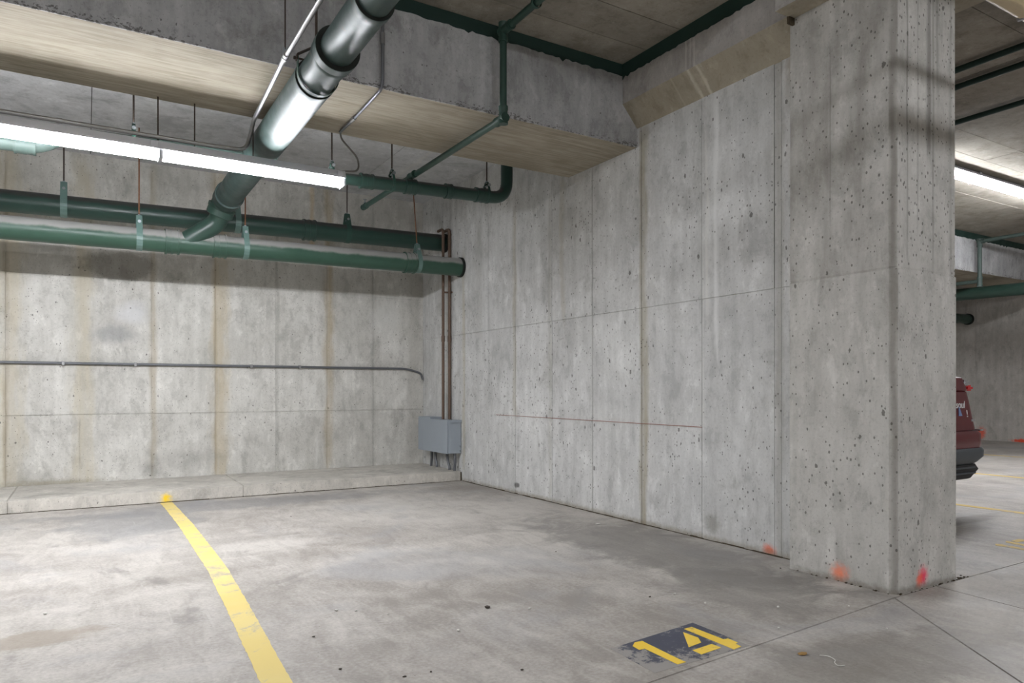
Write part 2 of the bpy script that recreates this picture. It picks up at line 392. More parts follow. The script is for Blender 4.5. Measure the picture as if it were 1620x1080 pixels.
M['car_dark'] = plain('car_cladding', (62, 66, 70), .5); M['car_black'] = plain('car_black_plastic', (20, 20, 20), .6)
M['glass'] = plain('car_dark_glass', (14, 16, 18), .06, 0, .8); M['chrome'] = plain('chrome', (210, 212, 216), .12, .95)
M['lamp_red'] = plain('red_lamp_lens', (190, 24, 30), .15, 0, .7); M['tyre'] = plain('tyre_rubber', (26, 26, 26), .85)
M['badge'] = plain('white_badge', (225, 225, 225), .4)
M['sticker'] = plain('blue_sticker', (110, 130, 170), .4)

# ================================================================ STRUCTURE
XW, YW, YK = 3.73, 8.41, 7.32
G = .0022                                   # half width of a form joint
# floor: slabs between saw cuts
fl = struct('floor', MB().box(-6, 16.1, -6, 8.6, -.3, -.018), M['joint'], 'grey trowelled concrete floor of the parking stalls and aisle')
def inset(poly, d):
    n = len(poly); out = []
    for i in range(n):
        a, b, c = Vector(poly[i - 1]), Vector(poly[i]), Vector(poly[(i + 1) % n])
        e1 = (b - a).normalized(); e2 = (c - b).normalized()
        n1 = Vector((-e1.y, e1.x)); n2 = Vector((-e2.y, e2.x))
        m = (n1 + n2); k = m.length
        m = m.normalized() * d / max(.3, n1.dot(m.normalized()))
        out.append(tuple(b + m))
    return out
for poly in ([(-6, 1.291), (3.50, 2.066), (3.9, 2.077), (3.9, 8.6), (-6, 8.6)], [(3.9, 2.077), (16.1, 2.2), (16.1, 8.6), (3.9, 8.6)],
             [(-6, -6), (-2.514, -6), (3.50, 2.066), (-6, 1.291)], [(-2.514, -6), (3.08, -6), (3.9, 2.077), (3.50, 2.066)], [(3.08, -6), (16.1, -6), (16.1, 2.2), (3.9, 2.077)]):
    obj('floor_slab', MB().prism(inset(poly, .0045), -.12, 0), M['floor'], fl)

def panel_wall(name, axis, plane, back, us, zs, mat, label, vary=.0015, extra=None, thick=.008):
    """cast wall: a backing, and each formwork panel as a face of its own between thin joints; axis 0: wall lies along x, 1: along y"""
    s = 1 if back > plane else -1
    u0, u1 = us[0], us[-1]
    mb = MB()
    if axis == 0: mb.box(min(u0, u1), max(u0, u1), min(plane + s * thick, back), max(plane + s * thick, back), zs[0], zs[-1])
    else: mb.box(min(plane + s * thick, back), max(plane + s * thick, back), min(u0, u1), max(u0, u1), zs[0], zs[-1])
    wl = struct(name, mb, mat, label)
    k = 0
    for i in range(len(us) - 1):
        a, b = sorted(us[i:i + 2])
        for j in range(len(zs) - 1):
            off = (extra or {}).get((i, j), (extra or {}).get(i, random.uniform(0, vary)))
            p0, p1 = sorted((plane + s * off, plane + s * (thick + .004)))
            lo, hi = zs[j] + (G if j else 0), zs[j + 1] - G
            m = MB()
            if axis == 0: m.box(a + G, b - G, p0, p1, lo, hi)
            else: m.box(p0, p1, a + G, b - G, lo, hi)
            obj('wall_panel', m, mat, wl)
    return wl

xs = [-6, -5.0, -4.4, -3.75, -3.1, -2.5, -1.88, -1.27, -.661, -.049, .603, 1.229, 1.882, 2.478, 3.055, 3.735]
panel_wall('wall_back', 0, YW, YW + .3, xs, [0, .80, 2.20, 3.46], M['wall_back'], 'stained concrete back wall behind the raised kerb and green pipes')
ys = [YW, 7.83, 7.244, 6.68, 6.127, 5.469, 4.853, 4.224, 3.593, 2.977, 2.925, 2.855, 2.70]
wr = panel_wall('wall_right', 1, XW, XW + .3, ys, [0, 1.69, 3.60], M['wall_right'], 'pale concrete side wall with form joints and air holes', extra={**{(i, 0): .003 + .0007 * (i % 3) for i in range(9)}, **{(i, 1): .0006 * (i % 2) for i in range(9)}, 9: .003, 10: .0005, 11: .0025})
# dark open joint at the wall foot and the chalk line
rng = random.Random(12); fj = MB(); y = 2.72
while y < 7.29:
    d = min(7.3, y + rng.uniform(.05, .2)); fj.box(XW - rng.uniform(.002, .009), XW + .001, y, d, 0, rng.uniform(.003, .009)); y = d
obj('foot_joint', fj, M['dirt'], wr)
obj('chalk_line', MB().box(XW - .0006, XW + .004, 3.59, 6.52, .785, .7885), plain('red_chalk', (150, 96, 84), .9), wr)
panel_wall('wall_far', 1, 16.05, 16.35, [-6, -3.5, -1, 1.5, 3.9, 5.3, 6.5, 7.72, 8.5], [0, 1.22, 2.44, 3.6], M['far_wall'], 'distant concrete end wall beyond the red car')
panel_wall('wall_back_beyond', 0, YW, YW + .3, [4.03, 6, 8, 10, 12, 14, 16.06], [0, 1.7, 3.6], M['far_wall'], 'back wall of the neighbouring bay behind the pillar')
struct('wall_left', MB().box(-6.3, -6, -6, 8.7, 0, 3.7), M['far_wall'], 'concrete wall of the garage left of the view')
struct('wall_front', MB().box(-6.3, 16.3, -6.3, -6, 0, 3.7), M['far_wall'], 'concrete wall of the garage behind the viewer')

# kerb ledge in cast sections
kb = struct('kerb', MB().box(-6, 3.725, YK + .02, YW, 0, .09), M['joint'], 'raised concrete kerb ledge along the foot of the back wall')
ks = [-6, -3.4, -.565, 1.33, 3.722]
for a, b in zip(ks, ks[1:]):
    obj('kerb_section', MB().box(a + .001, b - .001, YK, YW, 0, .109, b=.006), M['kerb'], kb)
rng = random.Random(14); fj = MB(); x = -5.9
while x < 3.7:
    d = min(3.71, x + rng.uniform(.05, .22)); fj.box(x, d, YK - rng.uniform(.001, .006), YK + .002, 0, rng.uniform(.002, .008)); x = d
obj('foot_dirt', fj, M['dirt'], kb)
obj('kerb_end_gap', MB().box(3.716, 3.729, YK - .003, YK + .05, .0, .10), M['dirt'], kb)

# ceilings
def panels_xy(name, xs, ys, z, top, mat, label):
    c = struct(name, MB().box(xs[0], xs[-1], ys[0], ys[-1], z + .012, top), M['joint'], label)
    for a, b in zip(xs, xs[1:]):
        for p, q in zip(ys, ys[1:]):
            obj('ceiling_panel', MB().box(a + .003, b - .003, p + .003, q - .003, z + random.uniform(0, .002), z + .014), mat, c)
    return c
panels_xy('ceiling', [-6, -3.6, -1.2, 1.24, 3.68, 6.1, 8.5, 11, 13.5, 16.3], [-6.3, -4.9, -3.68, -2.46, -1.24, 0, 1.22, 2.44, 3.65, 4.0, 4.81, 5.95], 3.58, 3.8, M['ceiling_front'], 'brownish concrete slab ceiling over the front bay')
panels_xy('ceiling_back', [-6, -5.2, -2.58, .045, 2.70, 3.9], [5.15, 8.6], 3.45, 3.8, M['ceiling_back'], 'grey slab ceiling between the beam and the back wall')
panels_xy('ceiling_beyond', [3.9, 8, 12, 16.3], [6.85, 8.6], 3.50, 3.8, M['ceiling_back'], 'slab ceiling behind the far beam')

# cross beam over the stall
def beam(name, x0, x1, y0, y1, z0, z1, label):
    mb = MB().box(x0, x1, y0, y1, z0, z1)
    mb.mi = [0, 0, 0, 0, 1, 0]
    return struct(name, mb, [M['beam_face'], M['soffit']], label)
bm_ = beam('ceiling_beam', -6, 3.735, 4.275, 5.20, 2.962, 3.70, 'deep concrete cross beam with tan board marked underside')
# mortar lip along the lower front edge
rng = random.Random(8); lip = MB(); x = -6.
while x < 3.7:
    L = rng.uniform(.06, .22); d = rng.uniform(.001, .006); h = rng.uniform(.004, .02)
    lip.box(x, min(3.725, x + L), 4.275 - d, 4.28, 2.962 - rng.uniform(0, .003), 2.962 + h); x += L
obj('mortar_fin', lip, M['beam_face'], bm_)
bf = beam('ceiling_beam', 4.03, 16.05, 5.95, 6.90, 2.955, 3.70, 'distant concrete cross beam beyond the pillar above the red car')

# haunch along the right wall, sloping underside
hm = MB()
hp = [(3.582, 3.60), (3.582, 3.272), (3.735, 3.103), (4.0, 3.103), (4.0, 3.60)]
hm.add([(x, 4.28, z) for x, z in hp] + [(x, 2.70, z) for x, z in hp],
       [(0, 1, 2, 3, 4), (9, 8, 7, 6, 5), (0, 5, 6, 1), (1, 6, 7, 2), (2, 7, 8, 3), (3, 8, 9, 4), (4, 9, 5, 0)], [0, 0, 0, 1, 0, 0, 0])
struct('wall_haunch', hm, [M['haunch'], M['haunch_soffit']], 'ledge at the top of the side wall with sloping tan underside')
# beam over the pillar running towards the viewer
struct('pillar_beam', (lambda m: (m.box(3.39, 4.3, -6, 2.70, 3.22, 3.70), setattr(m, 'mi', [0, 0, 0, 0, 1, 0]), m)[2])(MB()), [M['haunch'], M['haunch_soffit']], 'beam resting on the pillar head with tan underside')
obj('void', MB().box(3.50, 3.56, 2.69, 2.705, 3.18, 3.235), M['dirt'], bpy.data.objects['pillar_beam'])

# pillar with chamfered corners, two lifts
pm = MB()
def pil(z, o=0., rnd=None):
    x0, x1, y0, y1, c = 3.545 - o, 4.15 + o, 2.088 - o, 2.72, .022
    return [(x0, y1, z), (x0, y0 + c + .012, z), (x0 + c, y0, z), (x1 - c, y0, z), (x1, y0 + c, z), (x1, y1, z)]
lv = [(0, .0), (.5, 0), (1.1, 0), (1.672, 0), (1.676, -.006), (1.682, -.006), (1.686, -.004), (2.2, -.004), (2.8, -.004), (3.23, -.004)]
vs = [p for z, o in lv for p in pil(z, o)]
fs = [(i * 6 + j, i * 6 + (j + 1) % 6, i * 6 + 6 + (j + 1) % 6, i * 6 + 6 + j) for i in range(len(lv) - 1) for j in range(6)] + [tuple(range(6)), tuple(range(54, 60))]
pm.add(vs, fs)
pl = struct('pillar', pm, M['pillar'], 'large square concrete pillar at the end of the side wall with spray marks at its foot')
rng = random.Random(3); dm = MB()
for k in range(60):
    t_ = rng.random(); s_ = rng.uniform(.002, .006)
    if k < 20: px_, py_ = 3.545 - rng.uniform(0, .01), 2.72 - t_ * .62
    elif k < 46: px_, py_ = 3.56 + t_ * .6, 2.088 - rng.uniform(0, .015)
    else: px_, py_ = 4.15 + t_ * .1, 2.10 - rng.uniform(-.02, .02)
    dm.box(px_ - s_, px_ + s_, py_ - s_, py_ + s_ * .6, 0, s_ * rng.uniform(.4, 1.0))
obj('foot_dirt', dm, M['dirt'], pl, kind='stuff')

# green sealed bands at the slab edge, ragged below
def band(name, p, q, z0, z1, out, label):
    p, q, out = Vector(p), Vector(q), Vector(out); n = max(8, int((q - p).length / .03)); rng = random.Random(len(label))
    A = []; B = []
    for i in range(n + 1):
        b = p + (q - p) * i / n
        A.append((b.x, b.y, z1)); B.append((b.x, b.y, z0 + rng.uniform(-.006, .006) - (.018 if rng.random() < .04 else 0)))
    vs = A + B + [tuple(Vector(v) + out * .004) for v in A] + [tuple(Vector(v) + out * .004) for v in B]
    N = n + 1; fs = []
    for i in range(n):
        fs += [(2 * N + i, 2 * N + i + 1, 3 * N + i + 1, 3 * N + i), (i, i + 1, N + i + 1, N + i), (N + i, N + i + 1, 3 * N + i + 1, 3 * N + i), (i, i + 1, 2 * N + i + 1, 2 * N + i)]
    return struct(name, MB().add(vs, fs), M['band'], label)
band('trim_1', (-6, 4.274, 0), (3.582, 4.274, 0), 3.49, 3.579, (0, -1, 0), 'dark green sealer band along the top of the cross beam')
band('trim_2', (3.581, 2.70, 0), (3.581, 4.272, 0), 3.478, 3.579, (-1, 0, 0), 'dark green sealer band along the top of the side wall ledge')
band('trim_3', (4.15, 5.949, 0), (16.04, 5.949, 0), 3.48, 3.579, (0, -1, 0), 'green sealer band along the top of the distant beam')

# ================================================================ LIGHT FIXTURES
def fixture(x0, x1, y, z, label, lit=True, group='strip lights', rods=()):
    t = thing('strip_light', label, 'light', group=group)
    hw = .092 if z > 3 else .068
    hs = [(-hw, .050), (-hw, .062), (-.05, .105), (.05, .105), (hw, .062), (hw, .050)]
    mb = MB(); vs = [(x, y + a, z + b) for x in (x0, x1) for a, b in hs]
    mb.add(vs, [tuple(range(6)), tuple(range(11, 5, -1))] + [(j, (j + 1) % 6, 6 + (j + 1) % 6, 6 + j) for j in range(6)])
    obj('housing', mb, M['housing'], t)
    lw = .054; n = 10
    prof = [(-lw, .0505)] + [(-lw * math.cos(math.pi * k / n) if 0 else -lw + 2 * lw * k / n, .004 * (abs(2 * k / n - 1) ** 6) * 3) for k in range(n + 1)] + [(lw, .0505)]
    k = len(prof)
    vs = [(x, y + a, z + b) for x in (x0 + .013, x1 - .013) for a, b in prof]
    mb = MB().add(vs, [tuple(range(k)), tuple(range(2 * k - 1, k - 1, -1))] + [(j, (j + 1) % k, k + (j + 1) % k, k + j) for j in range(k)])
    obj('diffuser', mb, M['lens_on'] if lit else M['lens_off'], t)
    for x in (x0, x1 - .012): obj('end_cap', MB().box(x, x + .012, y - .060, y + .060, z - .004, z + .052), M['housing'], t)
    obj('latch', MB().box(x1 - .06, x1 - .02, y - hw - .003, y - hw + .01, z + .062, z + .092), M['housing'], t)
    for rx, rt in rods: obj('suspension_rod', MB().tube([(rx, y, z + .1), (rx, y, rt)], .0045, 8), M['rod'], t)
    root(t, (x0 + x1) / 2, y, z)
    return t
ZF = 2.555; ZC = 3.474
fixture(.42, 1.64, 5.15, ZF, 'lit strip light hanging under the beam, the one ending beside the flexible cable', rods=[(.626, 2.962), (1.0, 2.962)])
fixture(-.80, .42, 5.15, ZF, 'lit strip light under the beam, cut by the left picture edge', rods=[(.406, 2.962), (-.6, 2.962)])
fixture(-2.02, -.80, 5.15, ZF, 'lit strip light added unseen to continue the row left of the picture', rods=[(-1.9, 2.962)])  # unseen section of the row, added for its light
fixture(7.68, 8.90, 4.30, ZC, 'lit strip light on the ceiling beyond the pillar, partly hidden by the pillar')
fixture(8.90, 10.12, 4.30, ZC, 'lit strip light on the ceiling beyond the pillar, running out of the right picture edge')
fixture(10.12, 11.34, 4.30, ZC, 'lit strip light ending the ceiling row beyond the pillar')
fixture(4.33, 5.25, 2.21, ZC, 'unlit strip light with beige lens in the top right corner, nearer the pillar', lit=False)
fixture(5.25, 6.47, 2.21, ZC, 'unlit strip light with beige lens cut by the top right picture corner', lit=False)
for fx, nth in ((-4.6, 'first'), (-1.6, 'second'), (1.05, 'third'), (5.0, 'fourth'), (8.6, 'fifth'), (12.2, 'last')):
    fixture(fx, fx + 1.22, -1.55, ZC, 'lit strip light over the drive aisle behind the viewer, %s from the left wall' % nth, group='aisle strip lights')

# ================================================================ PIPES
def hanger(px, py, pz, r, ztop, along, label, strap='strap', rod='rod', wd=.03, tall=.09, lean=(0, 0)):
    """rod, pear shaped strap round the pipe, cross bolt"""
    t = thing('pipe_hanger', label, 'pipe hanger', group='pipe hangers')
    R = r + .003; pts = []
    for k in range(15):
        a = math.radians(-200 + 220 * k / 14)
        pts.append((R * math.cos(a), R * math.sin(a)))
    pts += [(.026, R + tall * .75), (.014, R + tall), (-.014, R + tall), (-.026, R + tall * .75)]
    if along == 'x':
        path = [(px, py + a, pz + b) for a, b in pts]; up = (1, 0, 0)
    else:
        path = [(px + a, py, pz + b) for a, b in pts]; up = (0, 1, 0)
    pr = [(-.002, -wd / 2), (.002, -wd / 2), (.002, wd / 2), (-.002, wd / 2)]
    obj('strap', MB().sweep(path, pr, up, closed=True), M[strap], t)
    zb = pz + R + tall * .45; d = .055
    a, b = ((px, py - d, zb), (px, py + d, zb)) if along == 'x' else ((px - d, py, zb), (px + d, py, zb))
    obj('cross_bolt', MB().lathe(a, b, [(0, .014), (.01, .014), (.01, .006), (2 * d - .01, .006), (2 * d - .01, .014), (2 * d, .014)], 8), M['bolt'], t)
    zr = pz + R + tall
    obj('nut', MB().lathe((px, py, zr - .012), (px, py, zr + .012), [(0, .011), (.024, .011)], 6), M['bolt'], t)
    obj('rod', MB().tube([(px, py, zr - .03), (px + lean[0], py + lean[1], ztop)], .0065, 8), M[rod], t)
    root(t, px, py, pz)
    return t
def sleeve(L, r, e=.008): return [(0, r), (0, r + e), (L * .12, r + e), (L * .12, r + e * .55), (L * .42, r + e * .55), (L * .42, r + e * .8), (L * .58, r + e * .8), (L * .58, r + e * .55), (L * .88, r + e * .55), (L * .88, r + e), (L, r + e), (L, r)]

# upper and lower soil pipes along the back wall
def zup(x): return 2.737 + (x + .65) * (.0819 / 4.38)
def zlo(x): return 2.420 + (x + .615) * (.0464 / 4.345)
YU, YL, RU, RL = 7.743, 7.323, .099, .102
t = thing('soil_pipe', 'green soil pipe nearest the back wall, upper one of the pair', 'pipe')
obj('pipe_run', MB().lathe((-6, YU, zup(-6)), (3.72, YU, zup(3.72)), [(0, RU), (9.72, RU)], 32), M['pipe_up'], t, 40)
for x in (2.02, -1.6): obj('coupling', MB().lathe((x, YU, zup(x)), (x + 1, YU, zup(x + 1)), sleeve(.13, RU, .017), 32), M['pipe_up'], t, 30)
obj('wall_sleeve', MB().lathe((3.70, YU, zup(3.7)), (3.729, YU, zup(3.73)), [(0, RU), (0, RU + .012), (.028, RU + .012), (.028, RU)], 32), M['pipe_lip'], t, 30)
root(t, 1, YU, 2.6)
t = thing('soil_pipe', 'green soil pipe with dusty top, lower and nearer one of the pair', 'pipe')
obj('pipe_run', MB().lathe((-6, YL, zlo(-6)), (3.72, YL, zlo(3.72)), [(0, RL), (9.72, RL)], 32), M['pipe_low'], t, 40)
for x in (.635, 1.05, 3.02): obj('coupling', MB().lathe((x, YL, zlo(x)), (x + 1, YL, zlo(x + 1)), sleeve(.12, RL, .016), 32), M['pipe_low'], t, 30)
obj('wall_sleeve', MB().lathe((3.70, YL, zlo(3.7)), (3.729, YL, zlo(3.73)), [(0, RL), (0, RL + .012), (.028, RL + .012), (.028, RL)], 32), M['pipe_lip'], t, 30)
root(t, 1, YL, 2.3)
for x, l in ((-.17, 'pipe hanger with rounded strap on the upper soil pipe near the left edge'), (1.344, 'pipe hanger on the upper soil pipe half hidden behind the drain elbow'), (2.51, 'dark open pipe hanger on the upper soil pipe below the end of the strip light')):
    hanger(x, YU, zup(x), RU, 3.45, 'x', l, 'strap' if x < 2 else 'strap_dark', 'rod', .055, .12)
for x, l in ((.422, 'pale strap hanger with rusty rod on the lower soil pipe left of the drain elbow'), (1.348, 'pale strap hanger on the lower soil pipe right of the drain elbow'), (3.176, 'pipe hanger with bent rusty rod near the right end of the lower soil pipe')):
    hanger(x, YL, zlo(x), RL, 3.45, 'x', l, 'strap', 'rod_rust', .05, .11, lean=(-.06, .0) if x > 3 else (0, 0))

# big drain pipe crossing under the beam, then into the lower soil pipe
BX, BZ = 1.12, 2.815
t = thing('drain_pipe', 'large glossy green drain pipe running under the beam towards the viewer', 'pipe')
def seg(y0, y1, rings, mat='pipe_big', name='pipe_run', n=40):
    return obj(name, MB().lathe((BX, y0, BZ), (BX, y1, BZ), rings, n), M[mat], t, 35)
seg(-5.9, 3.2, [(0, .082), (9.1, .082)])
seg(3.06, 3.72, [(0, .088), (0, .098), (.05, .098), (.06, .092), (.66, .092)])
seg(3.058, 3.075, [(0, .084), (0, .0965), (.01, .0965)], 'pipe_lip', 'socket_gap')
seg(3.60, 4.12, [(0, .10), (0, .119), (.06, .119), (.065, .113), (.075, .116), (.1, .116), (.11, .104), (.52, .104)], name='hub')
seg(3.598, 3.62, [(0, .093), (0, .117), (.01, .117)], 'pipe_lip', 'socket_gap')
seg(4.02, 6.96, [(0, .108), (0, .1155), (.04, .1155), (.05, .112), (2.94, .112)])
seg(4.018, 4.03, [(0, .105), (0, .1145), (.01, .1145)], 'pipe_lip', 'socket_gap')
seg(6.80, 6.98, [(0, .112), (0, .128), (.03, .128), (.04, .122), (.18, .122)], name='bell')
ep = bend([(BX, 6.9, BZ), (BX, 7.13, BZ), (BX - .03, 7.20, BZ - .08)], .12, 6)
obj('elbow', MB().tube(ep, .108, 28), M['pipe'], t, 40)
obj('collar', MB().lathe((BX - .01, 7.13, BZ - .03), (BX - .05, 7.19, BZ - .16), [(0, .11), (0, .126), (.03, .126), (.035, .12), (.09, .12), (.10, .11)], 28), M['pipe'], t, 30)
obj('branch', MB().tube(bend([(BX - .02, 7.16, BZ - .09), (BX - .05, 7.22, BZ - .18), (.80, 7.315, 2.44)], .12, 6), .088, 28), M['pipe'], t, 40)
root(t, BX, 4.2, 2.7)
t = thing('pipe_hanger', 'dark yoke bracket with rod holding the large drain pipe in front of the beam', 'pipe hanger', group='pipe hangers')
hy_ = 3.97; yk = []
for k in range(13):
    a_ = math.radians(180 + 180 * k / 12); yk.append((BX + .114 * math.cos(a_), hy_, BZ + .114 * math.sin(a_)))
yk = [(BX - .112, hy_, 2.895)] + yk + [(BX + .112, hy_, 2.895)]
obj('strap', MB().sweep(yk, [(-.002, -.016), (.002, -.016), (.002, .016), (-.002, .016)], (0, 1, 0)), M['strap_dark'], t)
obj('yoke', MB().sweep([(BX - .118, hy_, 2.875), (BX - .118, hy_, 2.905), (BX - .03, hy_, 2.965), (BX + .03, hy_, 2.965), (BX + .118, hy_, 2.905), (BX + .118, hy_, 2.875)], [(-.003, -.018), (.003, -.018), (.003, .018), (-.003, .018)], (0, 1, 0)), M['rod'], t)
obj('cross_bolt', MB().lathe((BX - .135, hy_, 2.885), (BX + .135, hy_, 2.885), [(0, .010), (.01, .010), (.01, .006), (.26, .006), (.26, .010), (.27, .010)], 8), M['rod'], t)
obj('nut', MB().lathe((BX - .01, hy_, 2.962), (BX - .01, hy_, 2.985), [(0, .013), (.022, .013)], 6), M['bolt'], t)
obj('rod', MB().tube([(BX - .01, hy_, 2.95), (BX - .01, hy_, 3.58)], .0075, 8), M['rod'], t)
root(t, BX, hy_, 2.8)

# four inch branch line behind the strip lights
YH = 5.62
t = thing('branch_pipe', 'dark green branch pipe behind the strip lights with upturned right end', 'pipe')
def zh(x): return 2.765 + (x - 1.9) * .035
obj('pipe_run', MB().tube(bend([(1.15, YH, zh(1.15)), (1.95, YH, zh(1.95))], .1), .046, 24), M['pipe_up'], t, 40)
obj('pipe_run', MB().tube(bend([(1.95, YH, zh(1.95)), (3.33, YH, zh(3.2) + .0), (3.33, YH, 3.45)], .16, 8), .055, 24), M['pipe_up'], t, 40)
for x, L, r in ((1.93, .11, .054), (2.32, .10, .057), (2.70, .06, .056), (3.0, .13, .057)):
    obj('coupling', MB().lathe((x, YH, zh(x)), (x + 1, YH, zh(x + 1)), sleeve(L, r, .010), 24), M['pipe_up'], t, 30)
root(t, 2.2, YH, 2.7)
hanger(1.697, YH, zh(1.7), .05, 3.45, 'x', 'small dark hanger on the branch pipe above the end of the strip light', 'strap_dark', 'rod', .022, .07)
hanger(2.208, YH, zh(2.2), .057, 3.45, 'x', 'small hanger on the branch pipe beside the sprinkler pipe', 'strap_dark', 'rod', .022, .06)
hanger(3.12, YH, zh(3.12), .06, 3.45, 'x', 'small loop hanger on the branch pipe next to the upturned elbow', 'strap_dark', 'rod', .022, .06)
t = thing('branch_pipe', 'pale green pipe stub showing under the left strip light', 'pipe')
obj('pipe_run', MB().tube(bend([(-6, YH, 2.56), (-.26, YH, 2.655), (-.10, YH, 2.77), (1.03, YH, 2.80)], .1, 6), .05, 24), M['spr_pale'], t, 40)
obj('coupling', MB().lathe((-.40, YH, 2.65), (-.2, YH, 2.654), sleeve(.12, .052, .008), 24), M['spr_pale'], t, 30)
root(t, -.5, YH, 2.6)
hanger(.29, YH, 2.784, .052, 3.45, 'x', 'small dark hanger hanging behind the joint of the two strip lights', 'strap_dark', 'rod', .022, .07)

# sprinkler pipe of the stall
def sprinkler(path_r, mat, fittings, head, label, at, clips=()):
    t = thing('sprinkler_pipe', label, 'pipe')
    for p, r in path_r: obj('pipe_run', MB().tube(p, r, 16), M[mat], t, 40)
    for p, q, r in fittings:
        L = (Vector(q) - Vector(p)).length
        obj('fitting', MB().lathe(p, q, [(0, r * .8), (0, r), (L * .2, r), (L * .25, r * .9), (L * .75, r * .9), (L * .8, r), (L, r), (L, r * .8)], 16), M[mat], t, 30)
    if head:
        h = Vector(head)
        obj('sprinkler_head', MB().lathe(h, h + Vector((0, 0, .06)), [(0, .012), (.02, .012), (.02, .006), (.045, .006), (.045, .018), (.049, .018)], 12), M['bolt'], t)
    for p, z in clips:
        x, y, zz = p
        ring = [(x + .034 * math.cos(a * math.pi / 8), y, zz + .034 * math.sin(a * math.pi / 8)) for a in range(16)]
        obj('loop_clip', MB().sweep(ring, [(-.0015, -.01), (.0015, -.01), (.0015, .01), (-.0015, .01)], (0, 1, 0), closed=True), M['strap_dark'], t)
        obj('rod', MB().tube([(x, y, zz + .03), (x, y, z)], .005, 8), M['rod'], t)
    root(t, *at)
    return t
SX = 2.40
sprinkler([(bend([(SX + .02, -5.9, 3.475), (SX + .02, 4.13, 3.475)], .05), .024), ([(SX + .02, 4.13, 3.48), (SX + .02, 4.13, 2.88)], .024), ([(SX + .02, 4.13, 2.885), (SX - .02, 6.82, 2.872)], .024)], 'spr',
          [((SX + .02, 4.02, 3.475), (SX + .02, 4.16, 3.475), .033), ((SX + .02, 4.13, 3.53), (SX + .02, 4.13, 3.40), .033), ((SX + .02, 4.13, 2.965), (SX + .02, 4.13, 2.845), .033), ((SX + .02, 4.10, 2.885), (SX + .02, 4.22, 2.884), .032),
           ((SX - .012, 5.55, 2.878), (SX - .012, 5.66, 2.877), .031), ((SX - .02, 6.74, 2.872), (SX - .02, 6.83, 2.872), .03)],
          (SX - .02, 6.78, 2.895), 'dark green sprinkler pipe dropping in front of the beam and running under it', (SX, 4.13, 2.85), clips=[((SX + .02, 3.72, 3.475), 3.58)])
sprinkler([([(12.28, -5.9, 3.43), (12.28, 5.85, 3.43)], .03), ([(12.28, 5.85, 3.44), (12.28, 5.85, 2.75)], .032), ([(12.28, 5.85, 2.79), (12.28, 8.0, 2.79)], .03)], 'spr_pale',
          [((12.28, 5.78, 3.43), (12.28, 5.88, 3.43), .042), ((12.28, 5.85, 3.47), (12.28, 5.85, 3.34), .042), ((12.28, 5.85, 2.86), (12.28, 5.85, 2.70), .042)], None,
          'pale green sprinkler pipe dropping in front of the distant beam', (12.28, 5.85, 2.7), clips=[((12.28, 5.0, 3.43), 3.58)])

# electrical conduits
t = thing('conduit', 'shiny metal conduit running under the beam and turning along the strip lights', 'conduit')
cp = bend([(.955, -5.9, 2.875), (.94, 4.0, 2.875), (.975, 5.0, 2.875), (.975, 5.13, 2.80), (.94, 5.10, 2.693), (.74, 5.10, 2.685), (-5.98, 5.10, 2.672)], .12, 8)
obj('conduit_run', MB().tube(cp, .0135, 14), M['galv'], t, 60)
obj('coupling', MB().lathe((.938, 3.93, 2.875), (.942, 4.02, 2.875), [(0, .0135), (0, .018), (.035, .018), (.035, .021), (.05, .021), (.05, .018), (.085, .018), (.085, .0135)], 14), M['galv'], t)
obj('coupling', MB().lathe((-.12, 5.10, 2.6835), (-.16, 5.10, 2.6834), [(0, .0135), (0, .017), (.03, .017), (.03, .0135)], 14), M['galv'], t)
obj('clip', MB().box(.925, .951, 3.962, 3.968, 2.86, 2.925), M['bolt'], t)
obj('rod', MB().tube([(.938, 3.965, 2.915), (.938, 3.965, 3.58)], .004, 8), M['rod'], t)
root(t, .94, 4, 2.87)
t = thing('conduit', 'thin conduit dropping down the beam face to the flexible cable of the strip light', 'conduit')
obj('conduit_run', MB().tube(bend([(1.606, 4.245, 3.58), (1.606, 4.245, 3.0), (1.60, 4.26, 2.945), (1.606, 4.80, 2.942), (1.602, 5.10, 2.942)], .07, 8), .0105, 12), M['galv_dark'], t, 60)
obj('coupling', MB().lathe((1.604, 4.78, 2.942), (1.605, 4.86, 2.942), [(0, .0105), (0, .015), (.07, .015), (.07, .0105)], 12), M['galv'], t)
obj('coupling', MB().lathe((1.606, 4.245, 3.23), (1.606, 4.245, 3.31), [(0, .0105), (0, .015), (.07, .015), (.07, .0105)], 12), M['galv'], t)
obj('flexible_cable', MB().tube(bend([(1.602, 5.10, 2.942), (1.625, 5.15, 2.91), (1.77, 5.19, 2.80), (1.77, 5.18, 2.70), (1.60, 5.15, 2.665), (1.50, 5.15, 2.66)], .12, 8), .007, 10), M['flex'], t, 60)
root(t, 1.6, 4.25, 2.94)
t = thing('wall_conduit', 'thin grey conduit fixed along the back wall and bending down at the corner', 'conduit')
obj('conduit_run', MB().tube(bend([(-6, 8.385, 1.316), (3.50, 8.385, 1.318), (3.69, 8.385, 1.262), (3.715, 8.385, 1.18)], .09, 8), .0135, 12), M['galv_dark'], t, 60)
for x in (-.19, 1.61, 2.15, .45, -1.6):
    obj('clip', MB().box(x - .012, x + .012, 8.366, 8.412, 1.296, 1.337), M['galv'], t)
root(t, 1.5, 8.4, 1.3)
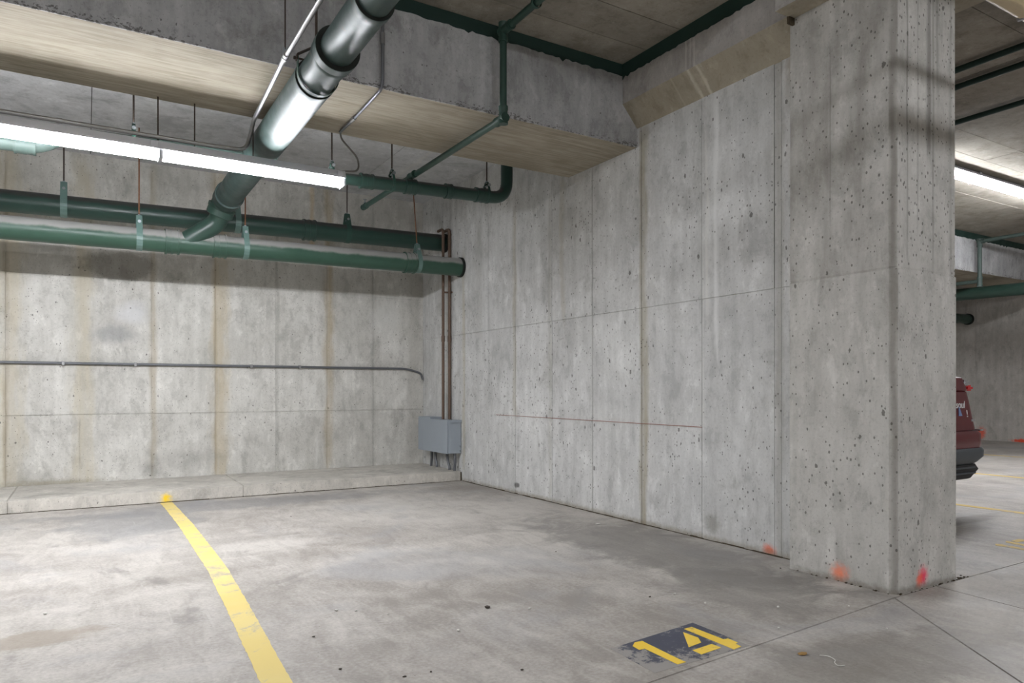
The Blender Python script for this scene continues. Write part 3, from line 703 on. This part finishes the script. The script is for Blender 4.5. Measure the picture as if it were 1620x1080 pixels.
for x, y, l in ((3.634, 7.612, 'brown riser conduit in the corner of the side wall, left one of the pair'), (3.70, 7.578, 'brown riser conduit in the corner of the side wall, right one of the pair')):
    t = thing('riser_conduit', l, 'conduit', group='brown risers')
    obj('conduit_run', MB().tube(bend([(x, y + .14, 2.955), (x, y, 2.955), (x, y, .702)], .05, 6), .0175, 14), M['brown'], t, 60)
    obj('coupling', MB().lathe((x, y, 1.62), (x, y, 1.70), [(0, .0175), (0, .0215), (.07, .0215), (.07, .0175)], 14), M['brown'], t)
    obj('bracket', MB().box(x - .004, 3.731, y - .024, y + .02, 2.2, 2.215), M['brown'], t)
    root(t, x, y, .70)

# grey junction box
t = thing('junction_box', 'grey metal junction box mounted low in the corner above the kerb', 'junction box')
obj('cabinet', MB().box(3.556, 3.729, 7.326, 8.148, .316, .700, b=.004), M['box'], t)
obj('cover', MB().box(3.550, 3.557, 7.323, 8.152, .313, .703, b=.002), M['box'], t)
obj('flange', MB().box(3.553, 3.729, 7.80, 8.152, .70, .722, b=.002), M['box'], t)
obj('lid_lip', MB().box(3.556, 3.7295, 7.318, 7.327, .672, .703, b=.001), M['box'], t)
for z in (.345, .40): obj('screw', MB().lathe((3.712, 7.327, z), (3.712, 7.315, z), [(0, .007), (.008, .007), (.01, .004)], 8), M['bolt'], t)
for y, b in ((8.035, .03), (7.869, -.04), (7.52, -.05), (7.387, .02)):
    obj('stub_conduit', MB().tube(bend([(3.665, y - b, .33), (3.67, y - b * .9, .22), (3.675, y, .14), (3.675, y + .005, .105)], .06, 6), .0165, 12), M['galv_dark'], t, 60)
root(t, 3.64, 7.7, .31)

# pipes crossing the aisle overhead
for y, z, r, l in ((.3, 3.11, .014, 'thin green pipe crossing overhead above the viewer'), (.0, 3.05, .028, 'thick green pipe crossing overhead above the viewer')):
    t = thing('overhead_pipe', l, 'pipe')
    obj('pipe_run', MB().lathe((-5.9, y, z), (8, y, z), [(0, r), (13.9, r)], 20), M['pipe'], t, 40)
    for x in (-3, 0, 2.9, 5.5): obj('rod', MB().tube([(x, y, z + r * .5), (x, y, 3.58 if x != 3.5 else 3.22)], .005, 8), M['rod'], t)
    root(t, 1, y, z)
# neighbouring bay services
for x, l in ((5.825, 'thin dark green ceiling pipe beyond the pillar, nearest of three'), (6.155, 'thin dark green ceiling pipe beyond the pillar, middle of three'), (6.965, 'thin dark green ceiling pipe beyond the pillar, farthest of three')):
    t = thing('ceiling_pipe', l, 'pipe', group='thin ceiling pipes')
    obj('pipe_run', MB().lathe((x, -5.9, 3.545), (x, 5.94, 3.545), [(0, .024), (11.84, .024)], 14), M['band'], t, 40)
    for y in (.6, 4.4): obj('clip', MB().box(x - .03, x + .03, y - .012, y + .012, 3.56, 3.579), M['rod'], t)
    root(t, x, 2.5, 3.52)
t = thing('soil_pipe', 'dark green pipe running along under the distant beam', 'pipe')
obj('pipe_run', MB().lathe((13.2, -1, 2.62), (13.2, 8.40, 2.75), [(0, .105), (9.4, .105)], 24), M['pipe'], t, 40)
obj('coupling', MB().lathe((13.2, 5.1, 2.704), (13.2, 6, 2.717), sleeve(.12, .105), 24), M['pipe'], t, 30)
root(t, 13.2, 4, 2.6)
t = thing('soil_pipe', 'dark green pipe end entering the distant end wall', 'pipe')
obj('pipe_run', MB().lathe((9.5, 7.868, 2.50), (16.04, 7.868, 2.546), [(0, .10), (6.54, .10)], 24), M['pipe'], t, 40)
obj('wall_sleeve', MB().lathe((16.0, 7.868, 2.546), (16.049, 7.868, 2.546), [(0, .1), (0, .118), (.048, .118), (.048, .1)], 24), M['pipe_lip'], t)
root(t, 13, 7.868, 2.45)

# ================================================================ PAINT ON THE FLOOR
def strip(pts, z=.0014):
    vs = []; n = len(pts)
    for a, b, y in pts: vs += [(a, y, 0), (b, y, 0), (a, y, z), (b, y, z)]
    fs = []
    for i in range(n - 1):
        o = i * 4; fs += [(o + 2, o + 3, o + 7, o + 6), (o, o + 2, o + 6, o + 4), (o + 1, o + 5, o + 7, o + 3)]
    return MB().add(vs, fs)
rng = random.Random(5); L = []
key = [(7.318, .592, .694), (7.0, .604, .704), (6.0, .618, .722), (5.0, .612, .72), (4.4, .608, .716), (3.6, .578, .684), (2.6, .536, .637), (1.98, .512, .612)]
for (y0, a0, b0), (y1, a1, b1) in zip(key, key[1:]):
    n = max(2, int((y0 - y1) / .03))
    for i in range(n):
        k = i / n; L.append((a0 + (a1 - a0) * k + rng.uniform(-.0025, .0025), b0 + (b1 - b0) * k + rng.uniform(-.0025, .0025), y0 + (y1 - y0) * k))
o = obj('stall_line', strip(L), M['yellow'], label='worn yellow stall line running from the kerb towards the viewer', category='parking line')
for x, y0, y1, l in ((6.84, 7.3, 2.0, 'faded yellow stall line on the floor beside the red car'), (9.58, 7.3, 2.0, 'faded yellow stall line beyond the red car, second from the pillar'), (12.5, 7.3, 2.0, 'farthest faded yellow stall line before the end wall')):
    obj('stall_line', strip([(x - .045, x + .045, y0), (x - .045, x + .045, y1)]), M['yellow_far'], label=l, category='parking line', group='stall lines of the next bay')
t = thing('stall_number', 'stencilled yellow number 14 on a worn dark patch on the floor', 'number')
obj('patch', MB().prism([(1.825, 2.253), (2.345, 2.313), (2.336, 1.985), (1.809, 1.975)][::-1], 0, .001), M['black_num'], t)
obj('digit', MB().prism([(1.919, 2.228), (1.955, 2.256), (1.993, 2.252), (1.99, 2.216), (1.981, 2.014), (1.983, 1.991), (1.939, 1.991), (1.942, 2.18), (1.914, 2.182)][::-1], .001, .0022), M['yellow_num'], t)
d4 = obj('digit', MB().prism([(2.250, 2.271), (2.298, 2.273), (2.299, 2.090), (2.322, 2.088), (2.320, 2.033), (2.300, 2.028), (2.296, 1.995), (2.245, 1.988)][::-1], .001, .0022), M['yellow_num'], t)
obj('stencil_piece', MB().prism([(2.216, 2.242), (2.222, 2.160), (2.190, 2.112), (2.107, 2.100)][::-1], .001, .0022), M['yellow_num'], d4)
obj('stencil_piece', MB().prism([(2.095, 2.067), (2.214, 2.077), (2.216, 2.028), (2.093, 2.017)][::-1], .001, .0022), M['yellow_num'], d4)
root(t, 2.07, 2.12, 0)
t = thing('stall_number', 'part of a faded yellow stall number on the floor at the right edge', 'number')
for p in ([(5.318, 2.434), (5.333, 2.413), (5.321, 2.20), (5.268, 2.20), (5.264, 2.409)], [(5.474, 2.441), (5.482, 2.429), (5.451, 2.22), (5.396, 2.22), (5.429, 2.421)], [(5.509, 2.425), (5.628, 2.426), (5.647, 2.37), (5.599, 2.37), (5.50, 2.382)]):
    obj('stencil_piece', MB().prism(p, 0, .0015), M['yellow_far'], t)
root(t, 5.45, 2.35, 0)

# ================================================================ CAR in the next stall
def slices(lst, n=8):
    """stack of rounded rectangles: (z, half width, y rear, y front, corner radius)"""
    rows = []
    for z, hw, yr, yf, rc in lst:
        ring = []
        for cx, cy, a0 in ((hw - rc, yf - rc, 0), (-hw + rc, yf - rc, 90), (-hw + rc, yr + rc, 180), (hw - rc, yr + rc, 270)):
            for k in range(n + 1):
                a = math.radians(a0 + 90 * k / n); ring.append((CX + cx + rc * math.cos(a), cy + rc * math.sin(a), z))
        rows.append(ring)
    k = len(rows[0]); vs = [p for r in rows for p in r]
    fs = [(i * k + j, i * k + (j + 1) % k, i * k + k + (j + 1) % k, i * k + k + j) for i in range(len(rows) - 1) for j in range(k)]
    fs += [tuple(reversed(range(k))), tuple((len(rows) - 1) * k + j for j in range(k))]
    return MB().add(vs, fs)
CX = 5.58
car = thing('car', 'dark red hatchback parked behind the pillar, only its rear corner showing', 'car')
obj('body', slices([(.715, .895, 3.07, 6.98, .14), (.735, .90, 3.074, 7.0, .14), (.82, .88, 3.084, 7.0, .14), (.96, .857, 3.10, 6.97, .14), (1.03, .85, 3.115, 6.6, .14), (1.036, .848, 3.125, 6.3, .14), (1.045, .85, 3.11, 6.0, .14), (1.115, .822, 3.12, 5.9, .14), (1.15, .808, 3.13, 5.85, .14), (1.19, .74, 3.24, 5.8, .14)]), M['car_red'], car, 30)
obj('rear_bumper', slices([(.565, .90, 3.03, 7.03, .16), (.588, .909, 3.02, 7.05, .16), (.687, .904, 3.02, 7.05, .16), (.712, .874, 3.03, 7.02, .16)]), M['car_red'], car, 30)
cl = obj('cladding', slices([(.43, .80, 3.06, 6.95, .14), (.452, .853, 3.03, 7.0, .16), (.499, .925, 3.01, 7.04, .16), (.551, .935, 3.01, 7.04, .16), (.572, .915, 3.02, 7.03, .16)]), M['car_dark'], car, 30)
df = obj('diffuser', slices([(.318, .72, 3.06, 6.8, .08), (.325, .74, 3.05, 6.85, .08), (.394, .843, 3.04, 6.9, .08), (.435, .84, 3.04, 6.95, .14)]), M['car_black'], car, 30)
for z in (.36, .405): obj('fin', MB().box(CX - .72, CX + .72, 3.028, 3.06, z, z + .016, b=.004), M['car_dark'], df)
obj('greenhouse', slices([(1.185, .74, 3.25, 5.82, .14), (1.30, .70, 3.45, 5.6, .2), (1.46, .62, 3.72, 5.25, .2)]), M['glass'], car, 30)
obj('roof', slices([(1.455, .645, 3.74, 5.27, .2), (1.50, .62, 3.80, 5.2, .2), (1.55, .54, 3.95, 5.0, .2)]), M['car_red'], car, 30)
for s in (1, -1):
    tl = obj('tail_light', MB().box(CX + s * .80 - .05, CX + s * .80 + .06, 3.115, 3.24, 1.042, 1.09, b=.015), M['lamp_red'], car, 40)
    obj('lamp_trim', MB().box(CX + s * .755 - .045, CX + s * .755 + .05, 3.11, 3.22, 1.085, 1.135, b=.015), M['chrome'], tl, 40)
    obj('reflector', MB().box(CX + s * .785 - .04, CX + s * .785 + .035, 3.075, 3.13, .786, .803, b=.006), M['chrome'], car, 40)
    obj('bumper_glint', MB().box(CX + s * .82 - .04, CX + s * .82 + .02, 3.025, 3.075, .71, .722, b=.004), M['chrome'], car, 40)  # chrome sliver standing in for a glint on the bumper shoulder
    for y in (3.85, 6.35):
        x0 = CX + s * .70
        wl_ = obj('wheel', MB().lathe((x0 - .1, y, .32), (x0 + .1, y, .32), [(0, .2), (0, .29), (.03, .318), (.17, .318), (.2, .29), (.2, .2)], 28), M['tyre'], car, 40)
        xo = x0 + s * .1
        obj('rim', MB().lathe((xo - s * .03, y, .32), (xo + s * .005, y, .32), [(0, .2), (.03, .2), (.03, .17), (.02, .15), (.035, .05), (.035, .02)], 20), M['chrome'], wl_, 40)
def lettering(body, size, loc, shear=0.):
    cu = bpy.data.curves.new('badge', 'FONT'); cu.body = body; cu.size = size; cu.extrude = .003; cu.shear = shear
    tmp = bpy.data.objects.new('tmp', cu); COL.objects.link(tmp)
    dg = bpy.context.evaluated_depsgraph_get(); me = bpy.data.meshes.new_from_object(tmp.evaluated_get(dg))
    bpy.data.objects.remove(tmp)
    me.transform(Matrix.Translation(loc) @ Matrix.Rotation(math.radians(83), 4, 'X'))
    me.materials.clear(); me.materials.append(M['badge'])
    o = bpy.data.objects.new('badge', me); COL.objects.link(o); o.parent = car
    return o
lettering('soul', .085, (6.11, 3.092, .90), .25)
lettering('!', .085, (6.262, 3.083, .826))
obj('sticker', MB().add([(6.14, 3.082, .835), (6.195, 3.082, .835), (6.155, 3.09, .92), (6.14, 3.09, .835), (6.195, 3.09, .835), (6.155, 3.098, .92)], [(0, 1, 2), (5, 4, 3), (0, 3, 4, 1), (1, 4, 5, 2), (2, 5, 3, 0)]), M['sticker'], car)
root(car, CX, 5.0, 0)

# ================================================================ LITTER ON THE FLOOR
def pebble(name, x, y, r, flat, mat, label, cat, group):
    bm = bmesh.new(); bmesh.ops.create_icosphere(bm, subdivisions=1, radius=1); rg = random.Random(int(x * 977 + y * 131))
    sx, sy = rg.uniform(.7, 1.5), rg.uniform(.6, 1.1)
    for v in bm.verts: v.co = Vector((v.co.x * sx * r, v.co.y * sy * r, v.co.z * flat * r)) * rg.uniform(.75, 1.2)
    bm.verts.index_update()
    zm = min(v.co.z for v in bm.verts)
    mb = MB().add([(x + v.co.x, y + v.co.y, v.co.z - zm) for v in bm.verts], [[v.index for v in f.verts] for f in bm.faces]); bm.free()
    obj(name, mb, M[mat], label=label, category=cat, group=group)
for x, y, l in ((1.10, 3.26, 'tiny white chip, middle one of three in the centre of the stall floor'), (1.02, 3.31, 'tiny white chip, leftmost of three in the centre of the stall floor'), (1.21, 3.13, 'tiny white chip, rightmost of three in the centre of the stall floor'),
                (1.39, 2.76, 'tiny white chip below the dark leaf scrap'), (1.82, 2.86, 'tiny white chip right of the dark leaf scrap'), (2.59, 2.68, 'tiny white chip beyond the stall number, next to a dark crumb'), (2.61, 2.49, 'tiny white chip just behind the stall number'),
                (2.86, 2.26, 'tiny white chip between the stall number and the pillar'), (3.16, 2.09, 'tiny white chip on the saw cut nearest the pillar'), (2.61, 2.06, 'tiny white chip just right of the stall number'), (3.01, 1.81, 'tiny white chip on the aisle floor in front of the pillar'),
                (-.16, 3.96, 'tiny white chip near the left edge above the mortar smear'), (.30, 7.26, 'tiny white chip at the foot of the kerb left of the yellow line')):
    pebble('concrete_chip', x, y, .007, .7, 'chip', l, 'chip', 'white chips on the floor')
for x, y, l in ((2.61, 3.78, 'tiny dark crumb on the floor near the side wall'), (2.45, 2.71, 'tiny dark crumb behind the stall number'), (1.40, 2.25, 'tiny dark crumb left of the stall number, near the bottom edge'), (1.10, 2.41, 'tiny dark crumb at the bottom edge, right one of a close pair'),
                (1.00, 2.42, 'tiny dark crumb at the bottom edge, left one of a close pair'), (.82, 2.61, 'tiny dark crumb right of the near end of the yellow line'), (3.50, 2.75, 'tiny dark crumb where the side wall meets the pillar'), (.83, 3.01, 'tiny dark crumb beside the middle of the yellow line'), (1.46, 5.97, 'tiny dark crumb far back on the stall floor below the kerb')):
    pebble('dirt_crumb', x, y, .006, .5, 'grit', l, 'dirt', 'dark crumbs on the floor')
pebble('dry_leaf', 1.66, 2.98, .02, .3, 'grit', 'curled dark leaf scrap in the middle of the stall floor', 'leaf', 'leaf scraps')
pebble('dry_leaf', 2.44, 1.81, .022, .2, 'leaf', 'yellow brown leaf scrap below the stall number', 'leaf', 'leaf scraps')
pebble('paper_scrap', 3.43, 4.39, .022, .15, 'chip', 'flat white paper scrap near the foot of the side wall', 'paper', 'paper scraps')
obj('string_scrap', MB().tube(bend([(2.48, 1.765, .004), (2.50, 1.74, .006), (2.49, 1.70, .004), (2.455, 1.685, .008), (2.44, 1.66, .005), (2.47, 1.65, .004)], .02, 4), .0016, 6), M['chip'], label='thin white string scrap on the aisle floor right of the number', category='string')
